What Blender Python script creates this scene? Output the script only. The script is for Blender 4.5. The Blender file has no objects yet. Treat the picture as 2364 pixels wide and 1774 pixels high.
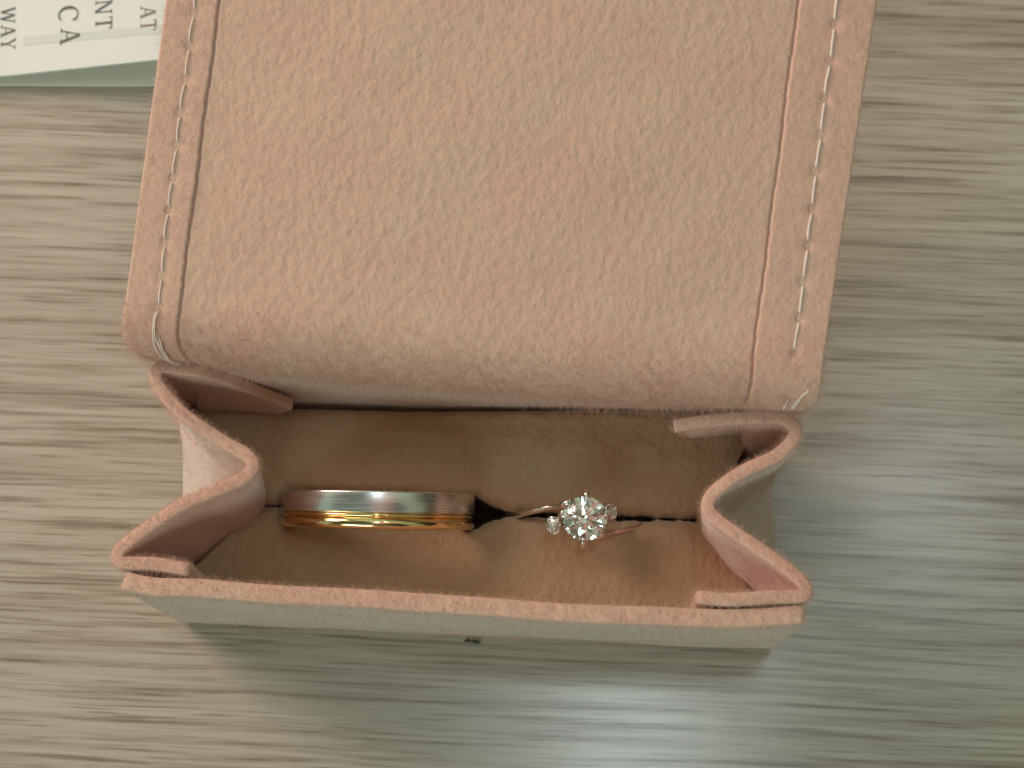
import bpy, bmesh, math, random
import numpy as np
from mathutils import Vector, Matrix, Euler

random.seed(7)
rng = np.random.default_rng(7)
MM = 0.001                      # everything below is measured in millimetres
SC = bpy.context.scene
COL = SC.collection

# ------------------------------------------------------------------ camera
cam_data = bpy.data.cameras.new('camera')
cam = bpy.data.objects.new('camera', cam_data)
COL.objects.link(cam)
SC.camera = cam
cam_data.sensor_width = 36.0
cam_data.lens = 62.77
cam_data.clip_start = 0.01
cam_data.clip_end = 20.0
R3 = Matrix(((0.99985467, 0.00433471, 0.01648813),
             (0.0, 0.96713622, -0.25425878),
             (-0.01704841, 0.25422183, 0.96699566)))
cam.matrix_world = Matrix.Translation((0, 0, 0.221)) @ R3.to_4x4()
cam_data.dof.use_dof = True
cam_data.dof.focus_distance = 0.190
cam_data.dof.aperture_fstop = 52.0

# ------------------------------------------------------------------ room light
world = bpy.data.worlds.new('World')
SC.world = world
world.use_nodes = True
wnt = world.node_tree
wb = wnt.nodes['Background']
# dim surroundings: random pale, dark and pink cells invented for reflections in the stones
wtc = wnt.nodes.new('ShaderNodeTexCoord')
wvo = wnt.nodes.new('ShaderNodeTexVoronoi')
wvo.inputs['Scale'].default_value = 2.6
wnt.links.new(wtc.outputs['Generated'], wvo.inputs['Vector'])
wsep = wnt.nodes.new('ShaderNodeSeparateColor')
wnt.links.new(wvo.outputs['Color'], wsep.inputs['Color'])
wrp = wnt.nodes.new('ShaderNodeValToRGB')
wrp.color_ramp.interpolation = 'CONSTANT'
for k, (p, c) in enumerate([(0.0, (0.06, 0.07, 0.055)), (0.30, (0.62, 0.34, 0.28)), (0.40, (0.10, 0.12, 0.095)), (0.60, (0.26, 0.32, 0.26)), (0.78, (0.62, 0.78, 0.64))]):
    e = wrp.color_ramp.elements[k] if k < 2 else wrp.color_ramp.elements.new(p)
    e.position = p
    e.color = (*c, 1)
wnt.links.new(wsep.outputs['Red'], wrp.inputs['Fac'])
# gradient added to brighten light from the left, dim and warm the right
wxyz = wnt.nodes.new('ShaderNodeSeparateXYZ')
wnt.links.new(wtc.outputs['Generated'], wxyz.inputs['Vector'])
wmr = wnt.nodes.new('ShaderNodeMapRange')
wmr.inputs['From Min'].default_value = -1.0
wmr.inputs['From Max'].default_value = 1.0
wmr.inputs['To Min'].default_value = 0.0
wmr.inputs['To Max'].default_value = 1.0
wnt.links.new(wxyz.outputs['X'], wmr.inputs['Value'])
wgr = wnt.nodes.new('ShaderNodeMix')
wgr.data_type = 'RGBA'
wgr.inputs[6].default_value = (1.40, 1.54, 1.44, 1)
wgr.inputs[7].default_value = (0.42, 0.32, 0.24, 1)
wnt.links.new(wmr.outputs['Result'], wgr.inputs[0])
wmul = wnt.nodes.new('ShaderNodeMix')
wmul.data_type = 'RGBA'
wmul.blend_type = 'MULTIPLY'
wmul.inputs[0].default_value = 1.0
wnt.links.new(wrp.outputs['Color'], wmul.inputs[6])
wnt.links.new(wgr.outputs[2], wmul.inputs[7])
wnt.links.new(wmul.outputs[2], wb.inputs['Color'])
wb.inputs['Strength'].default_value = 0.88


def area(name, loc, target, size, power, col, shape='RECTANGLE', size_y=None):
    l = bpy.data.lights.new(name, 'AREA')
    l.shape = shape
    l.size = size
    if size_y:
        l.size_y = size_y
    l.energy = power
    l.color = col
    o = bpy.data.objects.new(name, l)
    COL.objects.link(o)
    o.location = loc
    d = Vector(target) - Vector(loc)
    o.rotation_euler = d.to_track_quat('-Z', 'Y').to_euler()
    return o


TGT = (0, 0.04, 0.03)
area('room_lamp', (-0.38, 0.30, 0.32), TGT, 0.22, 2.2, (1.0, 0.76, 0.65), size_y=0.26)
area('ceiling_lamp', (0.085, 0.115, 1.55), (0.085, 0.115, 0), 0.10, 1.3, (0.80, 0.94, 1.0), 'ELLIPSE', 0.20)
area('ceiling_lamp', (0.38, 0.335, 1.55), (0.3, 0.3, 0), 0.15, 0.45, (0.84, 0.92, 1.0), 'ELLIPSE', 0.06)
area('front_window_light', (-0.55, -1.25, 0.95), TGT, 0.9, 9.5, (0.72, 0.92, 0.90), size_y=0.7)

SC.view_settings.view_transform = 'Standard'
SC.view_settings.look = 'None'
SC.view_settings.exposure = 0.0
SC.view_settings.gamma = 1.0
SC.view_settings.use_curve_mapping = False
SC.render.engine = 'CYCLES'
SC.cycles.max_bounces = 24
SC.cycles.transmission_bounces = 20
SC.cycles.glossy_bounces = 10
SC.cycles.diffuse_bounces = 6
SC.cycles.sample_clamp_indirect = 6.0


# ------------------------------------------------------------------ node helpers
def new_mat(name):
    m = bpy.data.materials.new(name)
    m.use_nodes = True
    nt = m.node_tree
    return m, nt, nt.nodes['Principled BSDF']


def nd(nt, kind, **kw):
    n = nt.nodes.new(kind)
    for k, v in kw.items():
        if k in n.inputs:
            n.inputs[k].default_value = v
        else:
            setattr(n, k, v)
    return n


def ramp(nt, fac, stops):
    n = nt.nodes.new('ShaderNodeValToRGB')
    el = n.color_ramp.elements
    while len(el) < len(stops):
        el.new(0.5)
    for e, (p, c) in zip(el, stops):
        e.position = p
        e.color = (*c, 1) if len(c) == 3 else c
    nt.links.new(fac, n.inputs['Fac'])
    return n


def fabric(name, col_a, col_b, bump=1.0, nap_scale=1.0, patchy=1.0):
    m, nt, b = new_mat(name)
    L = nt.links.new
    tc = nd(nt, 'ShaderNodeTexCoord')
    mp = nd(nt, 'ShaderNodeMapping')
    mp.inputs['Rotation'].default_value = (0, 0, math.radians(-28))
    mp.inputs['Scale'].default_value = (1.2, 0.88, 1.0)
    L(tc.outputs['Object'], mp.inputs['Vector'])
    patch = nd(nt, 'ShaderNodeTexNoise', Scale=120.0, Detail=3.0, Roughness=0.55)
    L(tc.outputs['Object'], patch.inputs['Vector'])
    fine = nd(nt, 'ShaderNodeTexNoise', Scale=900.0 * nap_scale, Detail=2.2, Roughness=0.5)
    L(mp.outputs['Vector'], fine.inputs['Vector'])
    fibre = nd(nt, 'ShaderNodeTexNoise', Scale=5200.0, Detail=3.0, Roughness=0.6)
    L(mp.outputs['Vector'], fibre.inputs['Vector'])
    mix = nd(nt, 'ShaderNodeMath', operation='MULTIPLY_ADD')
    L(fine.outputs['Fac'], mix.inputs[0]); mix.inputs[1].default_value = 0.45
    L(patch.outputs['Fac'], mix.inputs[2])
    cr = ramp(nt, mix.outputs[0], [(0.56, col_a), (0.90, col_b)])
    L(cr.outputs['Color'], b.inputs['Base Color'])
    hsum = nd(nt, 'ShaderNodeMath', operation='MULTIPLY_ADD')
    L(fibre.outputs['Fac'], hsum.inputs[0]); hsum.inputs[1].default_value = 0.12
    L(fine.outputs['Fac'], hsum.inputs[2])
    bp = nd(nt, 'ShaderNodeBump', Strength=0.55 * bump, Distance=0.0005)
    L(hsum.outputs[0], bp.inputs['Height'])
    L(bp.outputs['Normal'], b.inputs['Normal'])
    b.inputs['Roughness'].default_value = 0.95
    b.inputs['Specular IOR Level'].default_value = 0.12
    b.inputs['Sheen Weight'].default_value = 0.75
    b.inputs['Sheen Roughness'].default_value = 0.38
    b.inputs['Sheen Tint'].default_value = (0.90, 0.96, 1.0, 1)
    return m


M_FAB = fabric('peach_suede', (0.645, 0.392, 0.305), (0.645, 0.425, 0.322), 0.85)
M_HEM = fabric('smooth_peach_suede', (0.655, 0.390, 0.305), (0.653, 0.412, 0.320), 0.5, 1.4)
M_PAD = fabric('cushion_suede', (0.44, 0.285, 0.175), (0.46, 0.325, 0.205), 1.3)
M_OUT = fabric('cream_suede_outside', (0.655, 0.485, 0.405), (0.655, 0.505, 0.420), 0.6, 1.2)


def simple(name, col, rough=0.5, metal=0.0, **kw):
    m, nt, b = new_mat(name)
    b.inputs['Base Color'].default_value = (*col, 1)
    b.inputs['Roughness'].default_value = rough
    b.inputs['Metallic'].default_value = metal
    for k, v in kw.items():
        b.inputs[k].default_value = v
    return m


def metal(name, col, rough, brushed=False):
    m, nt, b = new_mat(name)
    L = nt.links.new
    b.inputs['Base Color'].default_value = (*col, 1)
    b.inputs['Metallic'].default_value = 1.0
    b.inputs['Roughness'].default_value = rough
    tc = nd(nt, 'ShaderNodeTexCoord')
    mp = nd(nt, 'ShaderNodeMapping')
    L(tc.outputs['Object'], mp.inputs['Vector'])
    n = nd(nt, 'ShaderNodeTexNoise', Detail=4.0, Roughness=0.65)
    L(mp.outputs['Vector'], n.inputs['Vector'])
    if brushed:
        mp.inputs['Scale'].default_value = (160, 9000, 160)
        n.inputs['Scale'].default_value = 1.0
        bp = nd(nt, 'ShaderNodeBump', Strength=0.14, Distance=0.00003)
        L(n.outputs['Fac'], bp.inputs['Height'])
        L(bp.outputs['Normal'], b.inputs['Normal'])
        rr = ramp(nt, n.outputs['Fac'], [(0.3, (rough - 0.06,) * 3), (0.7, (rough + 0.1,) * 3)])
        L(rr.outputs['Color'], b.inputs['Roughness'])
    else:
        n.inputs['Scale'].default_value = 900.0
        rr = ramp(nt, n.outputs['Fac'], [(0.35, (rough,) * 3), (0.75, (rough + 0.05,) * 3)])
        L(rr.outputs['Color'], b.inputs['Roughness'])
    return m


M_SILVER = metal('brushed_white_gold', (0.80, 0.80, 0.78), 0.25, True)
M_GOLD = metal('polished_yellow_gold', (0.87, 0.63, 0.32), 0.09)
M_ROSE = metal('polished_white_gold', (0.87, 0.83, 0.79), 0.06)
M_THREAD = simple('silky_thread', (0.80, 0.68, 0.60), 0.45, 0.0, **{'Sheen Weight': 0.3})


def diamond_mat():
    m = bpy.data.materials.new('diamond')
    m.use_nodes = True
    nt = m.node_tree
    nt.nodes.remove(nt.nodes['Principled BSDF'])
    g = nd(nt, 'ShaderNodeBsdfGlass', IOR=2.417, Roughness=0.0)
    g.inputs['Color'].default_value = (1, 1, 1, 1)
    nt.links.new(g.outputs[0], nt.nodes['Material Output'].inputs['Surface'])
    return m


M_DIA = diamond_mat()


def wood_mat():
    m, nt, b = new_mat('ash_laminate')
    L = nt.links.new
    tc = nd(nt, 'ShaderNodeTexCoord')
    rot = nd(nt, 'ShaderNodeMapping')
    rot.inputs['Rotation'].default_value = (0, 0, math.radians(2.6))
    L(tc.outputs['Object'], rot.inputs['Vector'])
    # gentle waviness of the grain
    wv = nd(nt, 'ShaderNodeTexNoise', Scale=14.0, Detail=2.0)
    L(rot.outputs['Vector'], wv.inputs['Vector'])
    add = nd(nt, 'ShaderNodeVectorMath', operation='MULTIPLY_ADD')
    L(wv.outputs['Color'], add.inputs[0])
    add.inputs[1].default_value = (0.0, 0.0022, 0.0)
    L(rot.outputs['Vector'], add.inputs[2])

    def streak(sx, sy, detail, off):
        mp = nd(nt, 'ShaderNodeMapping')
        mp.inputs['Scale'].default_value = (sx, sy, 1)
        mp.inputs['Location'].default_value = (off, off * 1.7, 0)
        L(add.outputs[0], mp.inputs['Vector'])
        n = nd(nt, 'ShaderNodeTexNoise', Scale=1.0, Detail=detail, Roughness=0.6)
        L(mp.outputs['Vector'], n.inputs['Vector'])
        return n
    s1 = streak(9, 120, 4.0, 3.1)      # broad bands
    s2 = streak(34, 1000, 5.0, 9.4)      # streaks
    s3 = streak(70, 2300, 6.0, 5.2)     # pores
    s4 = streak(12, 300, 5.0, 14.7)     # mid bands
    c4 = ramp(nt, s4.outputs['Fac'], [(0.36, (0.80, 0.77, 0.74)), (0.50, (1.0, 1.0, 1.0)), (0.7, (1.05, 1.05, 1.05))])
    c1 = ramp(nt, s1.outputs['Fac'], [(0.32, (0.41, 0.358, 0.298)), (0.68, (0.455, 0.405, 0.345))])
    c2 = ramp(nt, s2.outputs['Fac'], [(0.33, (0.44, 0.395, 0.34)), (0.43, (0.82, 0.79, 0.75)), (0.51, (1.0, 1.0, 1.0)), (0.72, (1.10, 1.10, 1.09))])
    c3 = ramp(nt, s3.outputs['Fac'], [(0.36, (0.52, 0.475, 0.42)), (0.44, (0.92, 0.91, 0.89)), (0.52, (1.0, 1.0, 1.0)), (0.7, (1.08, 1.08, 1.07))])
    m1 = nd(nt, 'ShaderNodeMix', data_type='RGBA', blend_type='MULTIPLY')
    m1.inputs['Factor'].default_value = 0.8
    L(c1.outputs['Color'], m1.inputs[6]); L(c2.outputs['Color'], m1.inputs[7])
    m2 = nd(nt, 'ShaderNodeMix', data_type='RGBA', blend_type='MULTIPLY')
    m2.inputs['Factor'].default_value = 0.8
    L(m1.outputs[2], m2.inputs[6]); L(c3.outputs['Color'], m2.inputs[7])
    m3 = nd(nt, 'ShaderNodeMix', data_type='RGBA', blend_type='MULTIPLY')
    m3.inputs['Factor'].default_value = 0.9
    L(m2.outputs[2], m3.inputs[6]); L(c4.outputs['Color'], m3.inputs[7])
    L(m3.outputs[2], b.inputs['Base Color'])
    rr = ramp(nt, s2.outputs['Fac'], [(0.3, (0.22,) * 3), (0.6, (0.19,) * 3)])
    L(rr.outputs['Color'], b.inputs['Roughness'])
    bp = nd(nt, 'ShaderNodeBump', Strength=0.05, Distance=0.00015)
    L(s2.outputs['Fac'], bp.inputs['Height'])
    L(bp.outputs['Normal'], b.inputs['Normal'])
    b.inputs['Specular IOR Level'].default_value = 0.5
    return m


M_WOOD = wood_mat()


def paper_mat():
    m, nt, b = new_mat('white_card')
    L = nt.links.new
    tc = nd(nt, 'ShaderNodeTexCoord')
    n = nd(nt, 'ShaderNodeTexNoise', Scale=900.0, Detail=3.0)
    L(tc.outputs['Object'], n.inputs['Vector'])
    cr = ramp(nt, n.outputs['Fac'], [(0.3, (0.64, 0.665, 0.635)), (0.7, (0.66, 0.685, 0.655))])
    L(cr.outputs['Color'], b.inputs['Base Color'])
    b.inputs['Roughness'].default_value = 0.6
    return m


M_PAPER = paper_mat()
M_TINT = simple('pale_green_tone', (0.56, 0.61, 0.55), 0.6)
M_LEAF = simple('pale_green_card', (0.76, 0.73, 0.62), 0.65)
M_INK = simple('grey_ink', (0.085, 0.09, 0.085), 0.6)
M_INK2 = simple('brown_ink', (0.20, 0.15, 0.12), 0.6)
M_LINT = simple('dark_lint', (0.05, 0.06, 0.05), 0.9)


# ------------------------------------------------------------------ object helpers
def link_mesh(name, verts, faces, mat, parent=None, smooth=True, origin=(0, 0, 0)):
    """verts in mm (world), origin = parent's location in mm"""
    me = bpy.data.meshes.new(name)
    v = (np.asarray(verts, float) - np.asarray(origin, float)) * MM
    me.from_pydata(v.tolist(), [], faces)
    me.validate()
    me.update()
    if smooth:
        me.polygons.foreach_set('use_smooth', [True] * len(me.polygons))
    bm = bmesh.new(); bm.from_mesh(me)
    bmesh.ops.recalc_face_normals(bm, faces=bm.faces)
    bm.to_mesh(me); bm.free()
    me.materials.append(mat)
    o = bpy.data.objects.new(name, me)
    COL.objects.link(o)
    if parent is not None:
        o.parent = parent
    return o


def empty(name, loc_mm, label, cat, group=None):
    o = bpy.data.objects.new(name, None)
    o.empty_display_size = 0.005
    COL.objects.link(o)
    o.location = Vector(loc_mm) * MM
    o['label'] = label
    o['category'] = cat
    if group:
        o['group'] = group
    return o


def catmull(pts, n):
    """resample an open polyline to n points, smooth, even in arc length"""
    p = np.asarray(pts, float)
    e = np.vstack([2 * p[0] - p[1], p, 2 * p[-1] - p[-2]])
    out = []
    for i in range(len(p) - 1):
        a, b, c, d = e[i], e[i + 1], e[i + 2], e[i + 3]
        for t in np.linspace(0, 1, 24, endpoint=False):
            out.append(0.5 * (2 * b + (c - a) * t + (2 * a - 5 * b + 4 * c - d) * t * t + (3 * b - a - 3 * c + d) * t ** 3))
    out.append(p[-1])
    out = np.array(out)
    s = np.r_[0, np.cumsum(np.linalg.norm(np.diff(out, axis=0), axis=1))]
    q = np.linspace(0, s[-1], n)
    return np.stack([np.interp(q, s, out[:, k]) for k in range(out.shape[1])], 1)


def grid_normals(P):
    du = np.gradient(P, axis=0)
    dv = np.gradient(P, axis=1)
    n = np.cross(du, dv)
    n /= np.linalg.norm(n, axis=2, keepdims=True) + 1e-12
    return n


def wob(P, amp, freq, seed):
    """smooth pseudo-random offset field (sum of sines)"""
    r = np.random.default_rng(seed)
    out = np.zeros(P.shape[:2])
    for k in range(7):
        d = r.normal(size=3); d /= np.linalg.norm(d)
        f = freq * r.uniform(0.5, 1.8)
        out += np.sin((P @ d) * f + r.uniform(0, 6.28)) / 7 ** 0.5
    return out * amp


def sheet(name, P, t, mat, parent, origin, flip=False, wobble=0.0, top_fn=None, seed=1, outside=None):
    """solid felt sheet around the centre grid P (ni,nj,3), thickness t, rounded edges.
    top_fn(i,j grid)-> extra height on the +n side"""
    P = np.array(P, float)
    n = grid_normals(P)
    if flip:
        n = -n
    if wobble:
        P = P + n * wob(P, wobble, 0.45, seed)[..., None]
    ni, nj = P.shape[:2]
    top = P + n * t / 2
    if top_fn is not None:
        top = top + n * top_fn[..., None]
    bot = P - n * t / 2
    verts = list(top.reshape(-1, 3)) + list(bot.reshape(-1, 3))
    N = ni * nj
    faces = []
    for i in range(ni - 1):
        for j in range(nj - 1):
            a = i * nj + j
            faces.append((a, a + 1, a + nj + 1, a + nj))
            faces.append((N + a, N + a + nj, N + a + nj + 1, N + a + 1))
    loop = [(0, j) for j in range(nj)] + [(i, nj - 1) for i in range(1, ni)] + \
           [(ni - 1, j) for j in range(nj - 2, -1, -1)] + [(i, 0) for i in range(ni - 2, 0, -1)]
    prev = [i * nj + j for i, j in loop]
    for (ce, cn) in ((0.10, 0.98), (0.22, 0.88), (0.28, 0.68), (0.30, 0.0), (0.28, -0.68), (0.22, -0.88), (0.10, -0.98)):
        cur = []
        for (i, j) in loop:
            e = np.zeros(3)
            if i == 0: e += P[0, j] - P[1, j]
            if i == ni - 1: e += P[-1, j] - P[-2, j]
            if j == 0: e += P[i, 0] - P[i, 1]
            if j == nj - 1: e += P[i, -1] - P[i, -2]
            e -= e.dot(n[i, j]) * n[i, j]
            e /= np.linalg.norm(e) + 1e-9
            cur.append(len(verts))
            verts.append(P[i, j] + e * ce * min(1.0, t / 1.0) + n[i, j] * t / 2 * cn)
        m = len(loop)
        for k in range(m):
            faces.append((prev[k], cur[k], cur[(k + 1) % m], prev[(k + 1) % m]))
        prev = cur
    last = [N + i * nj + j for i, j in loop]
    m = len(loop)
    for k in range(m):
        faces.append((prev[k], last[k], last[(k + 1) % m], prev[(k + 1) % m]))
    o = link_mesh(name, verts, faces, mat, parent, True, origin)
    if outside is not None:                # the outer face of the felt is a paler cream
        o.data.materials.append(M_OUT)
        idx = np.zeros(len(o.data.polygons), dtype=np.int32)
        idx[(0 if outside == 'top' else 1):2 * (ni - 1) * (nj - 1):2] = 1
        o.data.polygons.foreach_set('material_index', idx)
    return o


def tube(name, pts, rad, mat, parent, origin, seg=8, closed=False, n=None, flat=1.0):
    """tube along pts (mm); rad number or list; flat squashes it along the second axis"""
    p = np.asarray(pts, float)
    rads = np.full(len(p), rad) if np.isscalar(rad) else np.asarray(rad, float)
    if n and not closed:
        tt = np.linspace(0, 1, len(p))
        q = catmull(p, n)
        rads = np.interp(np.linspace(0, 1, n), tt, rads)
        p = q
    T = np.gradient(p, axis=0)
    T /= np.linalg.norm(T, axis=1, keepdims=True) + 1e-12
    u = np.cross(T[0], [0.13, 0.21, 0.97]); u /= np.linalg.norm(u) + 1e-12
    verts, faces = [], []
    for i in range(len(p)):
        u = u - u.dot(T[i]) * T[i]; u /= np.linalg.norm(u) + 1e-12
        w = np.cross(T[i], u)
        for k in range(seg):
            a = 2 * math.pi * k / seg
            verts.append(p[i] + rads[i] * (math.cos(a) * u + flat * math.sin(a) * w))
    for i in range(len(p) - 1):
        for k in range(seg):
            a = i * seg + k; b = i * seg + (k + 1) % seg
            faces.append((a, b, b + seg, a + seg))
    faces.append(tuple(range(seg - 1, -1, -1)))
    faces.append(tuple((len(p) - 1) * seg + k for k in range(seg)))
    return link_mesh(name, verts, faces, mat, parent, True, origin)


def weight(o, name, fn):
    g = o.vertex_groups.new(name=name)
    for v in o.data.vertices:
        w = fn(v.co / MM)
        if w > 0.01:
            g.add([v.index], min(w, 1.0), 'REPLACE')


def add_nap(o, count, length, seed, rad=0.011, group=None):
    """short fibres of the suede, grown on the part itself"""
    md = o.modifiers.new('nap', 'PARTICLE_SYSTEM')
    ps = md.particle_system
    ps.seed = seed
    if group:
        ps.vertex_group_density = group
    s = ps.settings
    s.type = 'HAIR'
    s.count = count
    s.use_advanced_hair = True
    s.hair_step = 2
    s.render_step = 2
    s.display_step = 1
    s.emit_from = 'FACE'
    s.distribution = 'RAND'
    s.use_even_distribution = True
    s.normal_factor = length * MM * 0.72
    s.factor_random = length * MM * 0.62
    s.hair_length = length * MM
    s.brownian_factor = 0.0
    s.root_radius = 1.0
    s.tip_radius = 0.35
    s.radius_scale = rad * MM * 2
    s.shape = 0.0
    s.material = 1
    return ps


# ------------------------------------------------------------------ table
def build_table():
    bm = bmesh.new()
    bmesh.ops.create_cube(bm, size=1.0, matrix=Matrix.Translation((0, 0.15, -0.0125)) @ Matrix.Diagonal((1.5, 1.0, 0.025, 1)))
    bmesh.ops.bevel(bm, geom=bm.edges[:], offset=0.003, segments=3, affect='EDGES')
    me = bpy.data.meshes.new('table_top')
    bm.to_mesh(me); bm.free()
    me.materials.append(M_WOOD)
    o = bpy.data.objects.new('table_top', me)
    COL.objects.link(o)
    o['label'] = 'pale grey-beige wood grain laminate table top under everything'
    o['category'] = 'table top'
    o['kind'] = 'structure'


build_table()

# ------------------------------------------------------------------ ring pouch
PO = (-8.5, 38.0, 0.0)
pouch = empty('ring_pouch', PO, 'open peach suede ring pouch standing on the table with its lid flap thrown back', 'pouch')

# --- back panel: lid flap, fold and back wall are one piece of felt
L0 = np.array([-44.3, 52.6, 39.3]); DL = np.array([6.2, 32.8, 14.0]); DL /= np.linalg.norm(DL)
R0 = np.array([28.4, 45.4, 39.3]); DR = np.array([5.8, 39.6, 14.0]); DR /= np.linalg.norm(DR)
FLAP_LEN = 60.0


def side_path(O, D, wall):
    """boundary of the panel: flap end -> fold -> down the wall"""
    flap = [O + D * v for v in np.linspace(FLAP_LEN, 4.0, 113)]
    a, b, c = O + D * 4.0, O - D * 0.6, np.array(wall[0])
    bez = []
    for t in np.linspace(0, 1, 15)[1:]:
        bez.append((1 - t) ** 2 * a + 2 * t * (1 - t) * b + t * t * c)
    low = catmull([wall[0]] + list(wall[1:]), 40)[1:]
    return np.vstack([flap, bez, low])


Lp = side_path(L0, DL, [(-41.6, 52.2, 35.0), (-42.0, 51.6, 20.0), (-43.6, 51.2, 1.0)])
Rp = side_path(R0, DR, [(26.8, 46.4, 35.0), (26.6, 50.0, 20.0), (27.2, 49.4, 1.0)])
# rounded outer corner of the seam allowance at the fold
for k, i in enumerate(range(113, 127)):
    t = (k + 1) / 14
    Lp[i, 0] += 1.0 * (t * (1 - t)) * -1.2
    Rp[i, 0] += 1.0 * (t * (1 - t)) * 1.2
NV = len(Lp)


def panel_pt(u):
    """column of centre points of the panel at cross position u (0 left .. 1 right)"""
    P = Lp * (1 - u) + Rp * u
    s = np.arange(NV)
    sag = np.exp(-((s - 122) / 9.0) ** 2)
    P[:, 1] -= 0.75 * math.sin(math.pi * u) * sag           # fold bows towards the mouth
    bulge = np.clip((s - 0) / 113, 0, 1) * (s < 113)
    P[:, 2] += 0.9 * math.sin(math.pi * u) * np.sin(np.pi * np.clip(s / 126, 0, 1)) ** 0.8
    return P


T_HEM = 1.0
HSINK = 0.80                     # the hem lies almost flush with the panel
UE_L = lambda v: 0.072 - 0.004 * min(v / 36, 1.3)
UE_R = lambda v: 1 - 0.089 - 0.013 * min(v / 42, 1.3)
US = np.unique(np.round(np.r_[np.linspace(0, 1, 120), np.linspace(0.060, 0.082, 26), np.linspace(0.886, 0.920, 36)], 5))
PANEL = np.stack([panel_pt(u) for u in US], 0)             # (u, v, 3)
T_PANEL = 1.5
nrm = grid_normals(PANEL)
FLIP = nrm[70, 40, 2] < 0
VMM = np.r_[np.linspace(FLAP_LEN, 4.0, 113), 4.0 - 5.6 * np.arange(1, 15) / 14, np.full(NV - 127, -9.0)]


def hem_edge(side, v):
    jit = 0.0007 * math.sin(v * 0.5 + side) + 0.0004 * math.sin(v * 2.3) + 0.0003 * math.sin(v * 5.1 + side)
    return (UE_L(v) if side < 0 else UE_R(v)) + jit


crack = np.zeros(PANEL.shape[:2])
for j, v in enumerate(VMM):
    if v > -1.6:
        for side in (-1, 1):
            e = hem_edge(side, v) - side * 0.0050
            crack[:, j] -= (0.34 if side < 0 else 0.45) * np.exp(-(((US - e) * 72.6) / 0.15) ** 2)
back_panel = sheet('back_panel', PANEL, T_PANEL, M_FAB, pouch, PO, flip=FLIP, wobble=0.05, seed=3, top_fn=crack)
back_panel['label'] = 'wide suede lid flap folding over into the back wall of the pouch'


# --- hem strips stitched along both sides of the flap
def panel_at(u, vmm):
    """centre point and normal of the panel at u and distance v (mm) from the fold"""
    s = (FLAP_LEN - vmm) / (FLAP_LEN - 4.0) * 112 if vmm >= 4.0 else 112 + (4.0 - vmm) / 5.6 * 14
    s = min(max(s, 0), NV - 1.001)

    def at(uu, ss):
        P = panel_pt(uu); i = int(ss); f = ss - i
        return P[i] * (1 - f) + P[i + 1] * f
    p = at(u, s)
    du = at(min(u + 0.01, 1), s) - at(max(u - 0.01, 0), s)
    dv = at(u, max(s - 0.6, 0)) - at(u, min(s + 0.6, NV - 1.001))
    n = np.cross(du, dv); n /= np.linalg.norm(n)
    if n[2] < 0: n = -n
    return p, n


STITCH = []


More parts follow.
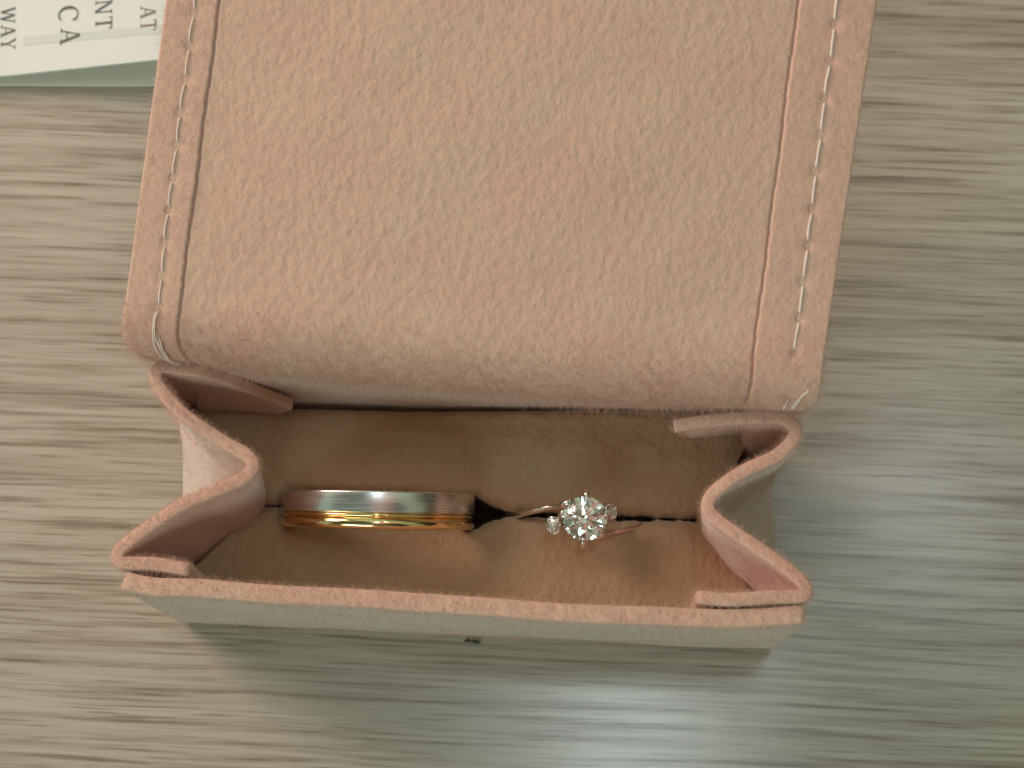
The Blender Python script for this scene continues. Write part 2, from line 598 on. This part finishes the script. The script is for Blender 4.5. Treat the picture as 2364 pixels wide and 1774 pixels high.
def build_hem(side):
    holes = []
    if side < 0:
        hv = [3.2, 4.15] + [4.15 + 3.42 * k for k in range(1, 16)]
        us = lambda v: 0.047 - 0.009 * min(v / 36, 1.3)
    else:
        hv = [1.4 + 3.78 * k for k in range(0, 15)]
        us = lambda v: 1 - 0.036 - 0.017 * min(v / 42, 1.3)
    nv, nu = 520, 60
    vs = np.linspace(FLAP_LEN, 0.1 if side < 0 else 0.3, nv)
    G = np.zeros((nu, nv, 3)); NN = np.zeros_like(G)
    for j, v in enumerate(vs):
        u0 = 0.0 if side < 0 else 1.0
        u1 = hem_edge(side, v)
        if v < 1.6 and side < 0:
            u0 += 0.012 * (1 - v / 1.6) ** 1.6
        if v < 1.6 and side > 0:
            u0 -= 0.012 * (1 - v / 1.6) ** 1.6
        pa, na = panel_at(u0, v); pb, nb = panel_at(u1, v)
        pm, nm = panel_at((u0 + u1) / 2, v)
        for i in range(nu):
            f = i / (nu - 1)
            # quadratic through the three samples keeps the panel's curve
            p = pa * (1 - f) * (1 - 2 * f) + pm * 4 * f * (1 - f) + pb * f * (2 * f - 1)
            n = na * (1 - f) + nb * f
            n /= np.linalg.norm(n)
            G[i, j] = p + n * (T_PANEL / 2 + T_HEM / 2 - HSINK)
            NN[i, j] = n
    dep = np.zeros((nu, nv))
    cent = []
    for k, v in enumerate(hv):
        jit = random.uniform(-0.0018, 0.0018)
        u = us(v) + jit
        p, n = panel_at(u, v)
        c = p + n * (T_PANEL / 2 + T_HEM - HSINK)
        cent.append((c, n, u, v))
        d2 = ((G + NN * T_HEM / 2 - c) ** 2).sum(2)
        dep -= random.uniform(1.0, 1.3) * np.exp(-d2 / (0.23 ** 2)) + 0.10 * np.exp(-d2 / (0.8 ** 2))
    # thread pulls the felt down between the holes
    for a, b in zip(cent[:-1], cent[1:]):
        for t in np.linspace(0, 1, 8):
            c = a[0] * (1 - t) + b[0] * t
            d2 = ((G + NN * T_HEM / 2 - c) ** 2).sum(2)
            dep -= 0.035 * np.exp(-d2 / (0.5 ** 2))
    fl = grid_normals(G)[nu // 2, nv // 2, 2] < 0
    hem = sheet('hem_strip', G, T_HEM, M_HEM, pouch, PO, flip=fl, top_fn=dep, wobble=0.05, seed=5 + side)
    # stitches
    k0 = 1 if side < 0 else 0
    for k in range(k0, len(cent) - 1):
        a, na, ua, va = cent[k]; b, nb, ub, vb = cent[k + 1]
        d = b - a; L = np.linalg.norm(d); d /= L
        lat = np.cross(na, d)
        w = random.uniform(0.05, 0.16)
        s0, s1 = 0.42 if side < 0 else 0.55, L - 0.40 if side < 0 else L - 0.5
        r = 0.09 if side < 0 else 0.135
        pts = [a + d * (s0 - 0.1) - na * 0.38 + lat * w * 0.2,
               a + d * (s0 + 0.22) - na * 0.02 + lat * w,
               a + d * ((s0 + s1) / 2) + na * 0.03 + lat * w * 1.2,
               a + d * (s1 - 0.3) + na * 0.0 + lat * w * 0.4,
               a + d * s1 - na * 0.36]
        tube('stitch', pts, r, M_THREAD, hem, PO, seg=8, n=14)
    return hem, cent


hemL, centL = build_hem(-1)
hemR, centR = build_hem(1)


# --- knots where the seam thread is fastened at the mouth
def knot(parent, base_pts, count, r, seed, spread):
    rr = random.Random(seed)
    for k in range(count):
        off = np.array([rr.uniform(-spread, spread), rr.uniform(-0.2, 0.2), rr.uniform(0.0, 0.22)])
        pts = [np.array(p) + off + np.array([rr.uniform(-0.12, 0.12), rr.uniform(-0.2, 0.2), rr.uniform(-0.05, 0.08)]) for p in base_pts]
        tube('knot_thread', pts, r, M_THREAD, parent, PO, seg=6, n=18)


def surf(u, v, h):
    p, n = panel_at(u, v)
    return p + n * (T_PANEL / 2 + T_HEM - HSINK + h)


knot(hemL, [surf(0.045, 3.9, -0.3), surf(0.0435, 3.2, 0.06), surf(0.0445, 2.0, 0.10), surf(0.047, 0.9, 0.08), surf(0.051, -0.2, 0.04), surf(0.056, -1.0, -0.3)], 3, 0.085, 4, 0.26)
knot(hemL, [surf(0.047, 2.3, -0.2), surf(0.0475, 1.7, 0.08), surf(0.050, 0.9, 0.10), surf(0.054, 0.0, 0.08), surf(0.060, -0.9, -0.1)], 3, 0.08, 9, 0.34)
knot(hemL, [surf(0.049, 0.6, 0.05), surf(0.052, 0.1, 0.12), surf(0.050, -0.5, 0.10), surf(0.056, -0.7, 0.05), surf(0.062, -0.2, 0.02)], 2, 0.07, 12, 0.3)
knot(hemR, [surf(0.964, 1.4, -0.3), surf(0.963, 0.6, 0.10), surf(0.962, -0.4, 0.06), surf(0.960, -1.4, -0.4)], 2, 0.09, 5, 0.12)
knot(hemR, [surf(0.972, 0.8, 0.05), surf(0.977, 1.4, 0.10), surf(0.981, 2.1, 0.14), surf(0.986, 2.5, 0.10)], 2, 0.085, 6, 0.14)

def sm(a, b, x):
    t = np.clip((x - a) / (b - a), 0, 1)
    return t * t * (3 - 2 * t)


# --- folding side gussets with their seam flanges
Z_RIM = 36.0


def gusset(rim, base, zvar, seed, sag, out):
    G = catmull([(x, y, 0) for x, y in rim], 130)[:, :2]
    tt = np.linspace(0, 1, len(rim))
    B = np.array(base, float)
    Bq = np.stack([np.interp(np.linspace(0, 1, 130), np.linspace(0, 1, len(B)), B[:, k]) for k in (0, 1)], 1)
    rows = 40
    P = np.zeros((130, rows, 3))
    for j in range(rows):
        k = j / (rows - 1)                     # 0 rim .. 1 base
        w = 1 - 0.10 * min(k / 0.45, 1.0) if k < 0.45 else 0.90 * (1 - ((k - 0.45) / 0.55) ** 1.3)
        xy = Bq + (G - Bq) * w
        # the front fold of the gusset sags inwards against the cushion
        tq = np.linspace(0, 1, 130)
        xy[:, 0] += sag * sm(0.52, 0.66, tq) * (1 - sm(0.80, 0.92, tq)) * math.sin(math.pi * min(k / 0.9, 1.0)) ** 1.2
        # the flange sewn to the back wall leans back against it below the rim
        fl = sm(0.0, 1.0, (0.20 - np.linspace(0, 1, 130)) / 0.10)[:, None]
        xy = xy * (1 - fl) + (Bq + (G - Bq) * (1 - k) ** 2.6) * fl
        zt = Z_RIM + zvar(np.linspace(0, 1, 130))
        P[:, j, :2] = xy
        P[:, j, 2] = zt * (1 - k) + 0.8 * k
    return sheet('side_gusset', P, 1.4, M_HEM, pouch, PO, wobble=0.12, seed=seed, outside=out)


gl = gusset([(-28.5, 49.3), (-33.0, 49.75), (-38.4, 50.5), (-41.0, 50.7), (-41.6, 49.5), (-40.8, 48.0), (-37.9, 45.1), (-34.5, 42.8),
             (-31.6, 41.1), (-30.8, 39.7), (-32.0, 38.3), (-35.0, 36.8), (-37.9, 35.6), (-40.9, 33.6), (-43.6, 31.6), (-44.5, 30.3),
             (-43.9, 29.5), (-40.7, 29.3), (-37.1, 28.8)],
            [(-35, 49.8), (-43, 50.2), (-44.6, 49.2), (-44.8, 42), (-45, 36), (-45.1, 31), (-44.2, 29.6), (-38, 29.4)],
            lambda t: -11.0 * np.clip((0.150 - t) / 0.150, 0, 1) ** 1.15 - 0.5 * np.exp(-((t - 0.47) / 0.1) ** 2), 11, 2.6, 'bottom')
gr = gusset([(14.2, 44.0), (16.5, 44.35), (20.5, 44.6), (24.9, 44.75), (26.4, 44.1), (26.7, 42.9), (24.9, 40.9), (21.5, 39.1), (19.0, 37.4), (17.8, 36.1),
             (17.8, 34.9), (19.3, 33.4), (22.3, 31.1), (25.3, 28.9), (27.0, 27.3), (27.4, 26.2), (26.6, 25.6), (23.1, 25.55), (19.0, 25.4), (16.2, 25.6)],
            [(18, 47.6), (26, 48), (28.0, 47.2), (28.2, 40), (28.2, 34), (28.1, 27.5), (27.2, 26.3), (17, 26.4)],
            lambda t: -0.5 * np.exp(-((t - 0.5) / 0.1) ** 2) + 0.3 * np.sin(t * 9), 12, -1.4, 'top')

# --- front wall
FR = catmull([(-43.6, 27.6, 0), (-40.5, 26.9, 0), (-36, 26.75, 0), (-29.4, 26.3, 0), (-17.8, 25.5, 0), (-11.3, 25.05, 0), (1.4, 24.2, 0), (15.1, 23.6, 0),
              (21.4, 23.65, 0), (26.9, 23.9, 0)], 140)
FB = np.stack([np.linspace(-44.6, 28.0, 140), np.linspace(28.1, 24.6, 140) + 0.5], 1)
P = np.zeros((140, 44, 3))
for j in range(44):
    k = j / 43
    P[:, j, :2] = FR[:, :2] * (1 - k) + FB * k
    P[:, j, 1] -= 0.5 * math.sin(math.pi * k) * np.sin(np.linspace(0, np.pi, 140))
    P[:, j, 2] = 35.9 * (1 - k) + 1.0 * k
front_wall = sheet('front_wall', P, 1.95, M_FAB, pouch, PO, wobble=0.10, seed=21, outside='bottom')

# --- base
P = np.zeros((40, 16, 3))
for i in range(40):
    for j in range(16):
        f, g = i / 39, j / 15
        P[i, j] = ((-43.6 + 70.6 * f), (27.9 - 2.9 * f) * (1 - g) + (50.4 - 2.2 * f) * g, 0.75)
base = sheet('base_panel', P, 1.4, M_FAB, pouch, PO, seed=2)

# --- the two halves of the ring cushion with the slit between them
Z_PAD = 22.0


def slot_y(x):
    return 38.25 - 0.038 * (x + 33.0)


def gap(x):
    g = 0.12 + 0.07 * math.sin(x * 2.3) + 0.05 * math.sin(x * 5.1 + 1)
    g += 1.92 * sm(-30.2, -28.6, x) * (1 - sm(-8.6, -3.6, x))
    g += 0.20 * sm(-7.0, -3.8, x) * (1 - sm(12.0, 13.4, x))
    return min(g, 2.02)


def cushion(side):
    nu = 170
    xs_slot = (-32.2, 18.6)
    xs_wall = (-42.0, 25.6) if side > 0 else (-42.3, 25.0)
    prof_n = None
    verts, faces = [], []
    rows = []
    for i in range(nu):
        f = i / (nu - 1)
        x0 = xs_slot[0] * (1 - f) + xs_slot[1] * f
        x1 = xs_wall[0] * (1 - f) + xs_wall[1] * f
        ys = slot_y(x0) + side * gap(x0)
        if side > 0:
            yw = 49.9 * (1 - f) + 49.0 * f
        else:
            yw = 28.1 * (1 - f) + 25.3 * f
        W = abs(yw - ys)
        top = Z_PAD + 0.35 * math.sin(3 * f * math.pi + side) + 0.2 * math.sin(11 * f)
        prof = []
        for z in np.linspace(3, top - 1.6, 10):
            prof.append((0.0, z))
        for a in np.linspace(0, 90, 9)[1:]:
            prof.append((1.7 * (1 - math.cos(math.radians(a))), top - 1.6 + 1.6 * math.sin(math.radians(a))))
        m = 26
        for k in range(1, m):
            t = k / m
            prof.append((1.7 + (W - 3.1) * t, top + 0.25 * math.sin(math.pi * t)))
        for a in np.linspace(0, 90, 7):
            prof.append((W - 1.4 + 1.4 * math.sin(math.radians(a)), top - 1.4 + 1.4 * math.cos(math.radians(a))))
        prof.append((W, 3.0))
        row = []
        for d, z in prof:
            w = d / W
            lean = (Z_PAD - z) * 0.16 * (1 - w) * (1 if z < Z_PAD else 0)
            x = x0 * (1 - w) + x1 * w
            row.append((x, ys + side * d + lean, z))
        rows.append(row)
    rows = np.array(rows)
    n = rows.shape[1]
    rows[:, :, 2] += wob(rows, 0.10, 0.9, 40 + side)
    verts = rows.reshape(-1, 3)
    for i in range(nu - 1):
        for j in range(n):
            a = i * n + j; b = i * n + (j + 1) % n
            faces.append((a, b, b + n, a + n))
    faces.append(tuple(range(n)))
    faces.append(tuple((nu - 1) * n + k for k in range(n - 1, -1, -1)))
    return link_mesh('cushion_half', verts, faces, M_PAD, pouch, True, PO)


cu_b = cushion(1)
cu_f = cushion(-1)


# ------------------------------------------------------------------ wedding band
def lathe(name, profile, mat, parent, seg=256, smooth=True, sharp=35):
    """closed profile of (axial, radius) in mm, turned about local Y"""
    n = len(profile)
    verts, faces = [], []
    for k in range(seg):
        a = 2 * math.pi * k / seg
        for ax, r in profile:
            verts.append((r * math.cos(a), ax, r * math.sin(a)))
    for k in range(seg):
        for j in range(n):
            a = k * n + j; b = k * n + (j + 1) % n
            c = ((k + 1) % seg) * n + (j + 1) % n; d = ((k + 1) % seg) * n + j
            faces.append((a, b, c, d))
    o = link_mesh(name, verts, faces, mat, parent, smooth)
    o.data.set_sharp_from_angle(angle=math.radians(sharp))
    return o


LEAN = math.radians(10.5)
band = empty('wedding_band', (-18.6, slot_y(-18.6) - 0.15, 21.6), 'two-tone wedding band, brushed silver above polished gold, pushed into the cushion', 'ring')
band.rotation_euler = Euler((LEAN, math.radians(-1.5), math.radians(-1.6)), 'XYZ')
RO = 10.9


def arc(cx, cy, r, a0, a1, n):
    return [(cx + r * math.cos(math.radians(a)), cy + r * math.sin(math.radians(a))) for a in np.linspace(a0, a1, n)]


# local +Y points to the back wall: silver half behind, gold half in front
sil = [(-0.12, 9.4)] + [(-0.12, RO - 0.08), (-0.06, RO)] + [(y, RO + 0.06 * math.sin(math.pi * (y) / 2.2)) for y in np.linspace(0.0, 2.05, 12)] + arc(2.0, RO - 0.22, 0.22, 80, 0, 6) + [(2.22, 9.6), (2.05, 9.4)]
lathe('silver_half', sil, M_SILVER, band)
gol = [(-0.13, 9.4), (-0.13, RO - 0.28)] + [(-0.2, RO - 0.30)] + arc(-0.42, RO - 0.22, 0.2, 40, 140, 8) + [(-0.64, RO - 0.30)] + \
      [(-0.68 - 0.62 + 0.62 * math.cos(math.radians(a)), RO - 0.42 + 0.46 * math.sin(math.radians(a))) for a in np.linspace(10, 178, 18)] + [(-1.95, 9.8), (-1.85, 9.4)]
lathe('gold_half', gol, M_GOLD, band, sharp=50)


# ------------------------------------------------------------------ diamond ring
def brilliant(name, r, mat, parent, loc, rot=0.0, tilt=(0, 0), sy=1.0):
    tc_, tp = math.tan(math.radians(34.3)), math.tan(math.radians(40.9))
    hg = 0.018
    rt, rs, rl = 0.56, 0.79, 0.24
    V, F = [], []
    c225 = math.cos(math.radians(22.5))

    def pol(rad, deg, z):
        V.append((rad * math.cos(math.radians(deg)), rad * math.sin(math.radians(deg)), z))
        return len(V) - 1
    table = [pol(rt, 45 * k, hg + (1 - rt) * tc_) for k in range(8)]
    star = [pol(rs, 45 * k + 22.5, hg + (1 - rs * c225) * tc_) for k in range(8)]
    gt = [pol(1, 22.5 * k, hg + (0 if k % 2 == 0 else 0.0)) for k in range(16)]
    gb = [pol(1, 22.5 * k, -hg) for k in range(16)]
    low = [pol(rl, 45 * k + 22.5, -hg - (1 - rl * c225) * tp) for k in range(8)]
    cu = pol(0.0, 0, -hg - tp)
    F.append(tuple(table))
    for k in range(8):
        k1 = (k + 1) % 8
        F.append((table[k], star[k], table[k1]))                       # star
        F.append((table[k], star[k - 1], gt[2 * k], star[k]))          # kite
        F.append((star[k], gt[2 * k], gt[2 * k + 1]))                  # upper girdle
        F.append((star[k], gt[2 * k + 1], gt[(2 * k + 2) % 16]))
        F.append((cu, low[k - 1], gb[2 * k], low[k]))                  # pavilion main
        F.append((low[k], gb[2 * k], gb[2 * k + 1]))
        F.append((low[k], gb[2 * k + 1], gb[(2 * k + 2) % 16]))
    for k in range(16):
        F.append((gt[k], gt[(k + 1) % 16], gb[(k + 1) % 16], gb[k]))
    vv = np.array(V) * r
    vv[:, 1] *= sy
    o = link_mesh(name, vv, F, mat, parent, smooth=False)
    o.location = Vector(loc) * MM
    o.rotation_euler = Euler((math.radians(tilt[0]), math.radians(tilt[1]), math.radians(rot)), 'XYZ')
    return o


# local frame: X along the slit, Y to the back, Z up out of the cushion; origin = ring centre
DC = (4.35, slot_y(4.35) + 0.55, 15.9)
dr = empty('diamond_ring', DC, 'slim bypass ring with a round solitaire diamond and two tiny side diamonds', 'ring')
dr.rotation_euler = Euler((math.radians(9.0), math.radians(1.5), math.radians(-2.0)), 'XYZ')
RR = 8.9


def shank_pts(a0, a1, n, twist):
    pts = []
    for a in np.linspace(a0, a1, n):
        r = math.radians(a)
        x, z = RR * math.cos(r), RR * math.sin(r)
        pts.append((x, twist(a), z))
    return pts


def tw(a):
    # two arms drift apart towards the top, one behind the stone, one in front
    return 0.0


left_arm = shank_pts(270, 113, 60, lambda a: 1.35 * sm(165, 112, a) if False else 1.25 * float(np.clip((165 - a) / 50, 0, 1)) ** 1.5)
right_arm = shank_pts(-90, 67, 60, lambda a: -1.25 * float(np.clip((a - 15) / 50, 0, 1)) ** 1.5)
rad_l = np.interp(np.linspace(0, 1, 60), [0, 0.6, 1], [0.6, 0.44, 0.30])
la = tube('shank_arm', left_arm + [(-2.4, 1.5, 9.6), (-1.4, 1.9, 10.8)], list(rad_l) + [0.40, 0.34], M_ROSE, dr, (0, 0, 0), seg=12, flat=0.85)
ra = tube('shank_arm', right_arm + [(2.4, -1.5, 9.6), (1.4, -1.9, 10.8)], list(rad_l) + [0.40, 0.34], M_ROSE, dr, (0, 0, 0), seg=12, flat=0.85)

ZS = 13.3      # girdle height of the centre stone above the ring centre
SR = 2.45
stone = brilliant('center_diamond', SR, M_DIA, dr, (0.05, 0, ZS), rot=9.0, tilt=(-1.2, 0.8))

# basket: lower ring and four claws
bpts = [(1.25 * math.cos(t), 1.25 * math.sin(t), ZS - 2.3) for t in np.linspace(0, 2 * math.pi, 25)]
tube('basket_ring', bpts, 0.22, M_ROSE, dr, (0, 0, 0), seg=8)
for k, ang in enumerate((88, 2, 268, 178)):
    c, s = math.cos(math.radians(ang)), math.sin(math.radians(ang))
    big = 1.05 if k in (0, 2) else 0.93
    pr = [(0.9, ZS - 3.4), (1.35, ZS - 2.2), (2.15, ZS - 0.9), (2.70 * big, ZS - 0.1), (2.72 * big, ZS + 0.34), (2.40 * big, ZS + 0.68), (1.98 * big, ZS + 0.74)]
    tube('claw', [(r * c, r * s, z) for r, z in pr], [r * (1.15 if k in (0, 2) else 0.7) for r in (0.34, 0.34, 0.32, 0.32, 0.36, 0.32, 0.14)], M_ROSE, dr, (0, 0, 0), seg=10, n=22)


def side_set(x, y, z, r, rot, ty, sy):
    d = brilliant('side_diamond', r, M_DIA, dr, (x, y, z), rot=rot, tilt=ty, sy=sy)
    T = d.rotation_euler.to_matrix()

    def loc(p):
        v = T @ Vector(p)
        return (x + v.x, y + v.y, z + v.z)
    ring = [loc((r * 1.07 * math.cos(t), r * sy * 1.07 * math.sin(t), -0.10)) for t in np.linspace(0, 2 * math.pi, 33)]
    b = tube('side_setting', ring, 0.13, M_ROSE, dr, (0, 0, 0), seg=8)
    cone = [loc((0, 0, -0.25)), loc((0, 0, -0.9)), loc((0, 0, -1.6))]
    tube('side_cup', cone, [r * 0.98, r * 0.7, r * 0.35], M_ROSE, dr, (0, 0, 0), seg=16)
    for a in (20, 110, 200, 290):
        c, s = math.cos(math.radians(a)), math.sin(math.radians(a))
        tube('side_claw', [loc((r * 1.12 * c, r * sy * 1.12 * s, -0.3)), loc((r * 1.10 * c, r * sy * 1.10 * s, 0.12)), loc((r * 0.86 * c, r * sy * 0.86 * s, 0.26))], [0.14, 0.15, 0.10], M_ROSE, dr, (0, 0, 0), seg=7, n=8)


side_set(-3.30, -0.85, 11.6, 0.68, 15, (6, -20), 1.25)
side_set(3.02, 0.95, 11.3, 0.60, 10, (-6, 26), 1.25)
# little bridges from the shoulders to the side stones
tube('bridge', [(-3.3, -0.8, 10.7), (-3.0, -0.3, 9.5), (-2.4, 0.5, 9.0), (-2.0, 1.3, 9.1)], [0.2, 0.24, 0.26, 0.2], M_ROSE, dr, (0, 0, 0), seg=9, n=14)
tube('bridge', [(3.1, 0.8, 10.4), (2.8, 0.3, 9.4), (2.3, -0.5, 9.0), (2.0, -1.3, 9.1)], [0.2, 0.24, 0.26, 0.2], M_ROSE, dr, (0, 0, 0), seg=9, n=14)


# ------------------------------------------------------------------ printed card
E0 = np.array([-71.4, 100.2, 2.5]); E1 = np.array([-50.0, 100.8, 6.0])
ex = E1 - E0; ex[2] = 0; LEN = np.linalg.norm(ex); ex /= LEN
ey = np.array([-ex[1], ex[0], 0.0])
CO = (-60.0, 130.0, 0.0)
card = empty('printed_card', CO, 'white printed card with serif capitals lying behind the pouch', 'card')


def card_pt(a, b, h=0.0):
    """a mm along the near edge from E0, b mm away from it"""
    p = E0 + ex * a + ey * b
    lift = np.interp(a, [-40, 0, LEN, 40, 70], [1.2, 2.5, 6.0, 7.0, 7.0])
    p[2] = 0.9 + (lift - 0.9) * max(0.0, 1 - b / 60.0) + h
    return p


P = np.array([[card_pt(a, b) for b in np.linspace(0, 60, 25)] for a in np.linspace(-32, 44, 30)])
sheet('upper_leaf', P, 0.32, M_PAPER, card, CO)
P = np.array([[(E0 + ex * a + ey * b) * [1, 1, 0] + [0.4, -0.35 + 0.06 * (a - 0), 0.3] - [0, 0.10 * a, 0] for b in np.linspace(0, 60, 12)] for a in np.linspace(-32, 44, 20)])
sheet('lower_leaf', P, 0.3, M_LEAF, card, CO)


def strip_band(a0, a1, b0, b1, db, mat):
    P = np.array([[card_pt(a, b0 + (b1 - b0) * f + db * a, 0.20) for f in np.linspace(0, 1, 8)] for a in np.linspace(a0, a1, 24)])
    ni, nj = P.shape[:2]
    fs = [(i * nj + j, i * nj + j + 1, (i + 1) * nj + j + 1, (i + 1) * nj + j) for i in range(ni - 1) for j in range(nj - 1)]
    return link_mesh('pale_green_strip', P.reshape(-1, 3), fs, mat, card, True, CO)


strip_band(2.5, 30, 4.2, 5.4, -0.02, M_TINT)  # pale green strip laid just above the card face


def quad(x0, y0, x1, y1):
    return [(x0, y0), (x1, y0), (x1, y1), (x0, y1)]


def seg(p, q, w0, w1=None):
    w1 = w0 if w1 is None else w1
    return [(p[0] - w0 / 2, p[1]), (p[0] + w0 / 2, p[1]), (q[0] + w1 / 2, q[1]), (q[0] - w1 / 2, q[1])]


SF = 0.05
GLYPH = {
    'A': (0.86, [seg((0.10, 0), (0.41, 1), 0.07), seg((0.74, 0), (0.44, 1), 0.16), quad(0.2, 0.30, 0.66, 0.36), quad(-0.02, 0, 0.22, SF), quad(0.58, 0, 0.88, SF)]),
    'T': (0.80, [seg((0.40, 0), (0.40, 1), 0.15), quad(0.02, 0.94, 0.78, 1.0), quad(0.02, 0.78, 0.07, 0.94), quad(0.73, 0.78, 0.78, 0.94), quad(0.24, 0, 0.56, SF)]),
    'N': (0.92, [seg((0.14, 0), (0.14, 1), 0.07), seg((0.76, 0), (0.14, 1), 0.16), seg((0.78, 0), (0.78, 1), 0.07), quad(0, 0, 0.28, SF), quad(0.64, 0.95, 0.92, 1.0), quad(0.0, 0.95, 0.2, 1.0)]),
    'Y': (0.82, [seg((0.40, 0), (0.40, 0.48), 0.15), seg((0.40, 0.42), (0.10, 1), 0.15), seg((0.42, 0.42), (0.70, 1), 0.07), quad(0.24, 0, 0.56, SF), quad(-0.02, 0.95, 0.25, 1.0), quad(0.56, 0.95, 0.84, 1.0)]),
    'W': (1.18, [seg((0.34, 0), (0.10, 1), 0.15), seg((0.34, 0), (0.60, 1), 0.07), seg((0.84, 0), (0.60, 1), 0.15), seg((0.84, 0), (1.08, 1), 0.07), quad(-0.02, 0.95, 0.24, 1.0), quad(0.94, 0.95, 1.2, 1.0)]),
    'C': (0.92, None),
}


def word(text, a_base, b_start, cap, mat, space=0.14, slant=0.05):
    """reads away from b_start towards the near edge; letter tops point to +a"""
    b = b_start
    for ch in text:
        wid, strokes = GLYPH[ch]
        polys = []
        if strokes is None:
            for k in range(22):
                t0, t1 = math.radians(48 + 264 * k / 22), math.radians(48 + 264 * (k + 1) / 22)

                def pt(t, outer):
                    th = 0.06 + 0.10 * abs(math.cos(t)) ** 1.2
                    rx, ry = (0.46, 0.51) if outer else (0.46 - th, 0.51 - 0.06)
                    return (0.47 + rx * math.cos(t), 0.5 + ry * math.sin(t))
                polys.append([pt(t0, 1), pt(t1, 1), pt(t1, 0), pt(t0, 0)])
            polys.append(quad(0.74, 0.70, 0.80, 0.93))
        else:
            polys = strokes
        vs, fs = [], []
        for n_, poly in enumerate(polys):
            i0 = len(vs)
            for (gx, gy) in poly:
                vs.append(card_pt(a_base + gy * cap + slant * (b_start - b), b - gx * cap, 0.23 + 0.003 * n_))
            fs.append(tuple(range(i0, i0 + len(poly))))
        link_mesh('letter', vs, fs, mat, card, False, CO)
        b -= (wid + space) * cap


word('WAY', -0.9, 10.0, 2.0, M_INK, 0.14, 0.06)
word('CA', 7.2, 9.35, 2.75, M_INK, 0.30, 0.13)
word('NT', 12.3, 9.7, 2.3, M_INK, 0.20)
word('AT', 18.6, 8.1, 2.1, M_INK2, 0.14)
word('NT', 22.3, 8.9, 1.9, M_INK, 0.10)


# ------------------------------------------------------------------ lint at the foot of the front wall
def lint():
    bm = bmesh.new()
    for (x, y, z, sx, sy, sz) in [(-9.3, 25.35, 0.25, 0.4, 0.14, 0.14), (-8.2, 25.2, 0.28, 0.6, 0.2, 0.18), (-8.7, 25.3, 0.3, 0.4, 0.1, 0.12)]:
        m = Matrix.Translation((x, y, z)) @ Matrix.Rotation(random.uniform(-0.3, 0.3), 4, 'Z') @ Matrix.Diagonal((sx, sy, sz, 1))
        bmesh.ops.create_icosphere(bm, subdivisions=2, radius=1.0, matrix=m)
    for v in bm.verts:
        v.co += Vector((random.uniform(-.06, .06), random.uniform(-.06, .06), random.uniform(-.05, .05)))
        v.co *= MM
    me = bpy.data.meshes.new('lint')
    bm.to_mesh(me); bm.free()
    me.materials.append(M_LINT)
    o = bpy.data.objects.new('lint', me)
    COL.objects.link(o)
    o['label'] = 'tiny dark scrap of lint at the foot of the front wall'
    o['category'] = 'lint'


lint()

# ------------------------------------------------------------------ suede nap (short fibres on each felt part)
NAP = True
if NAP:
    add_nap(back_panel, 22000, 0.26, 1)
    zf = lambda c: max(0.0, 1 - abs(c.z - 38.0) / 4.5) * (1.0 if c.y < 17.5 else 0.0)
    weight(back_panel, 'fold', zf)
    add_nap(back_panel, 38000, 0.5, 21, group='fold')
    add_nap(hemL, 6000, 0.26, 2)
    add_nap(hemR, 7000, 0.26, 3)
    for k, g in enumerate((gl, gr, front_wall)):
        add_nap(g, 14000, 0.24, 4 + k)
        weight(g, 'rim', lambda c: max(0.0, 1 - (36.8 - c.z) / 3.0))
        add_nap(g, 7000, 0.20, 14 + k, group='rim')
    add_nap(cu_b, 9000, 0.18, 7)
    add_nap(cu_f, 9000, 0.18, 8)
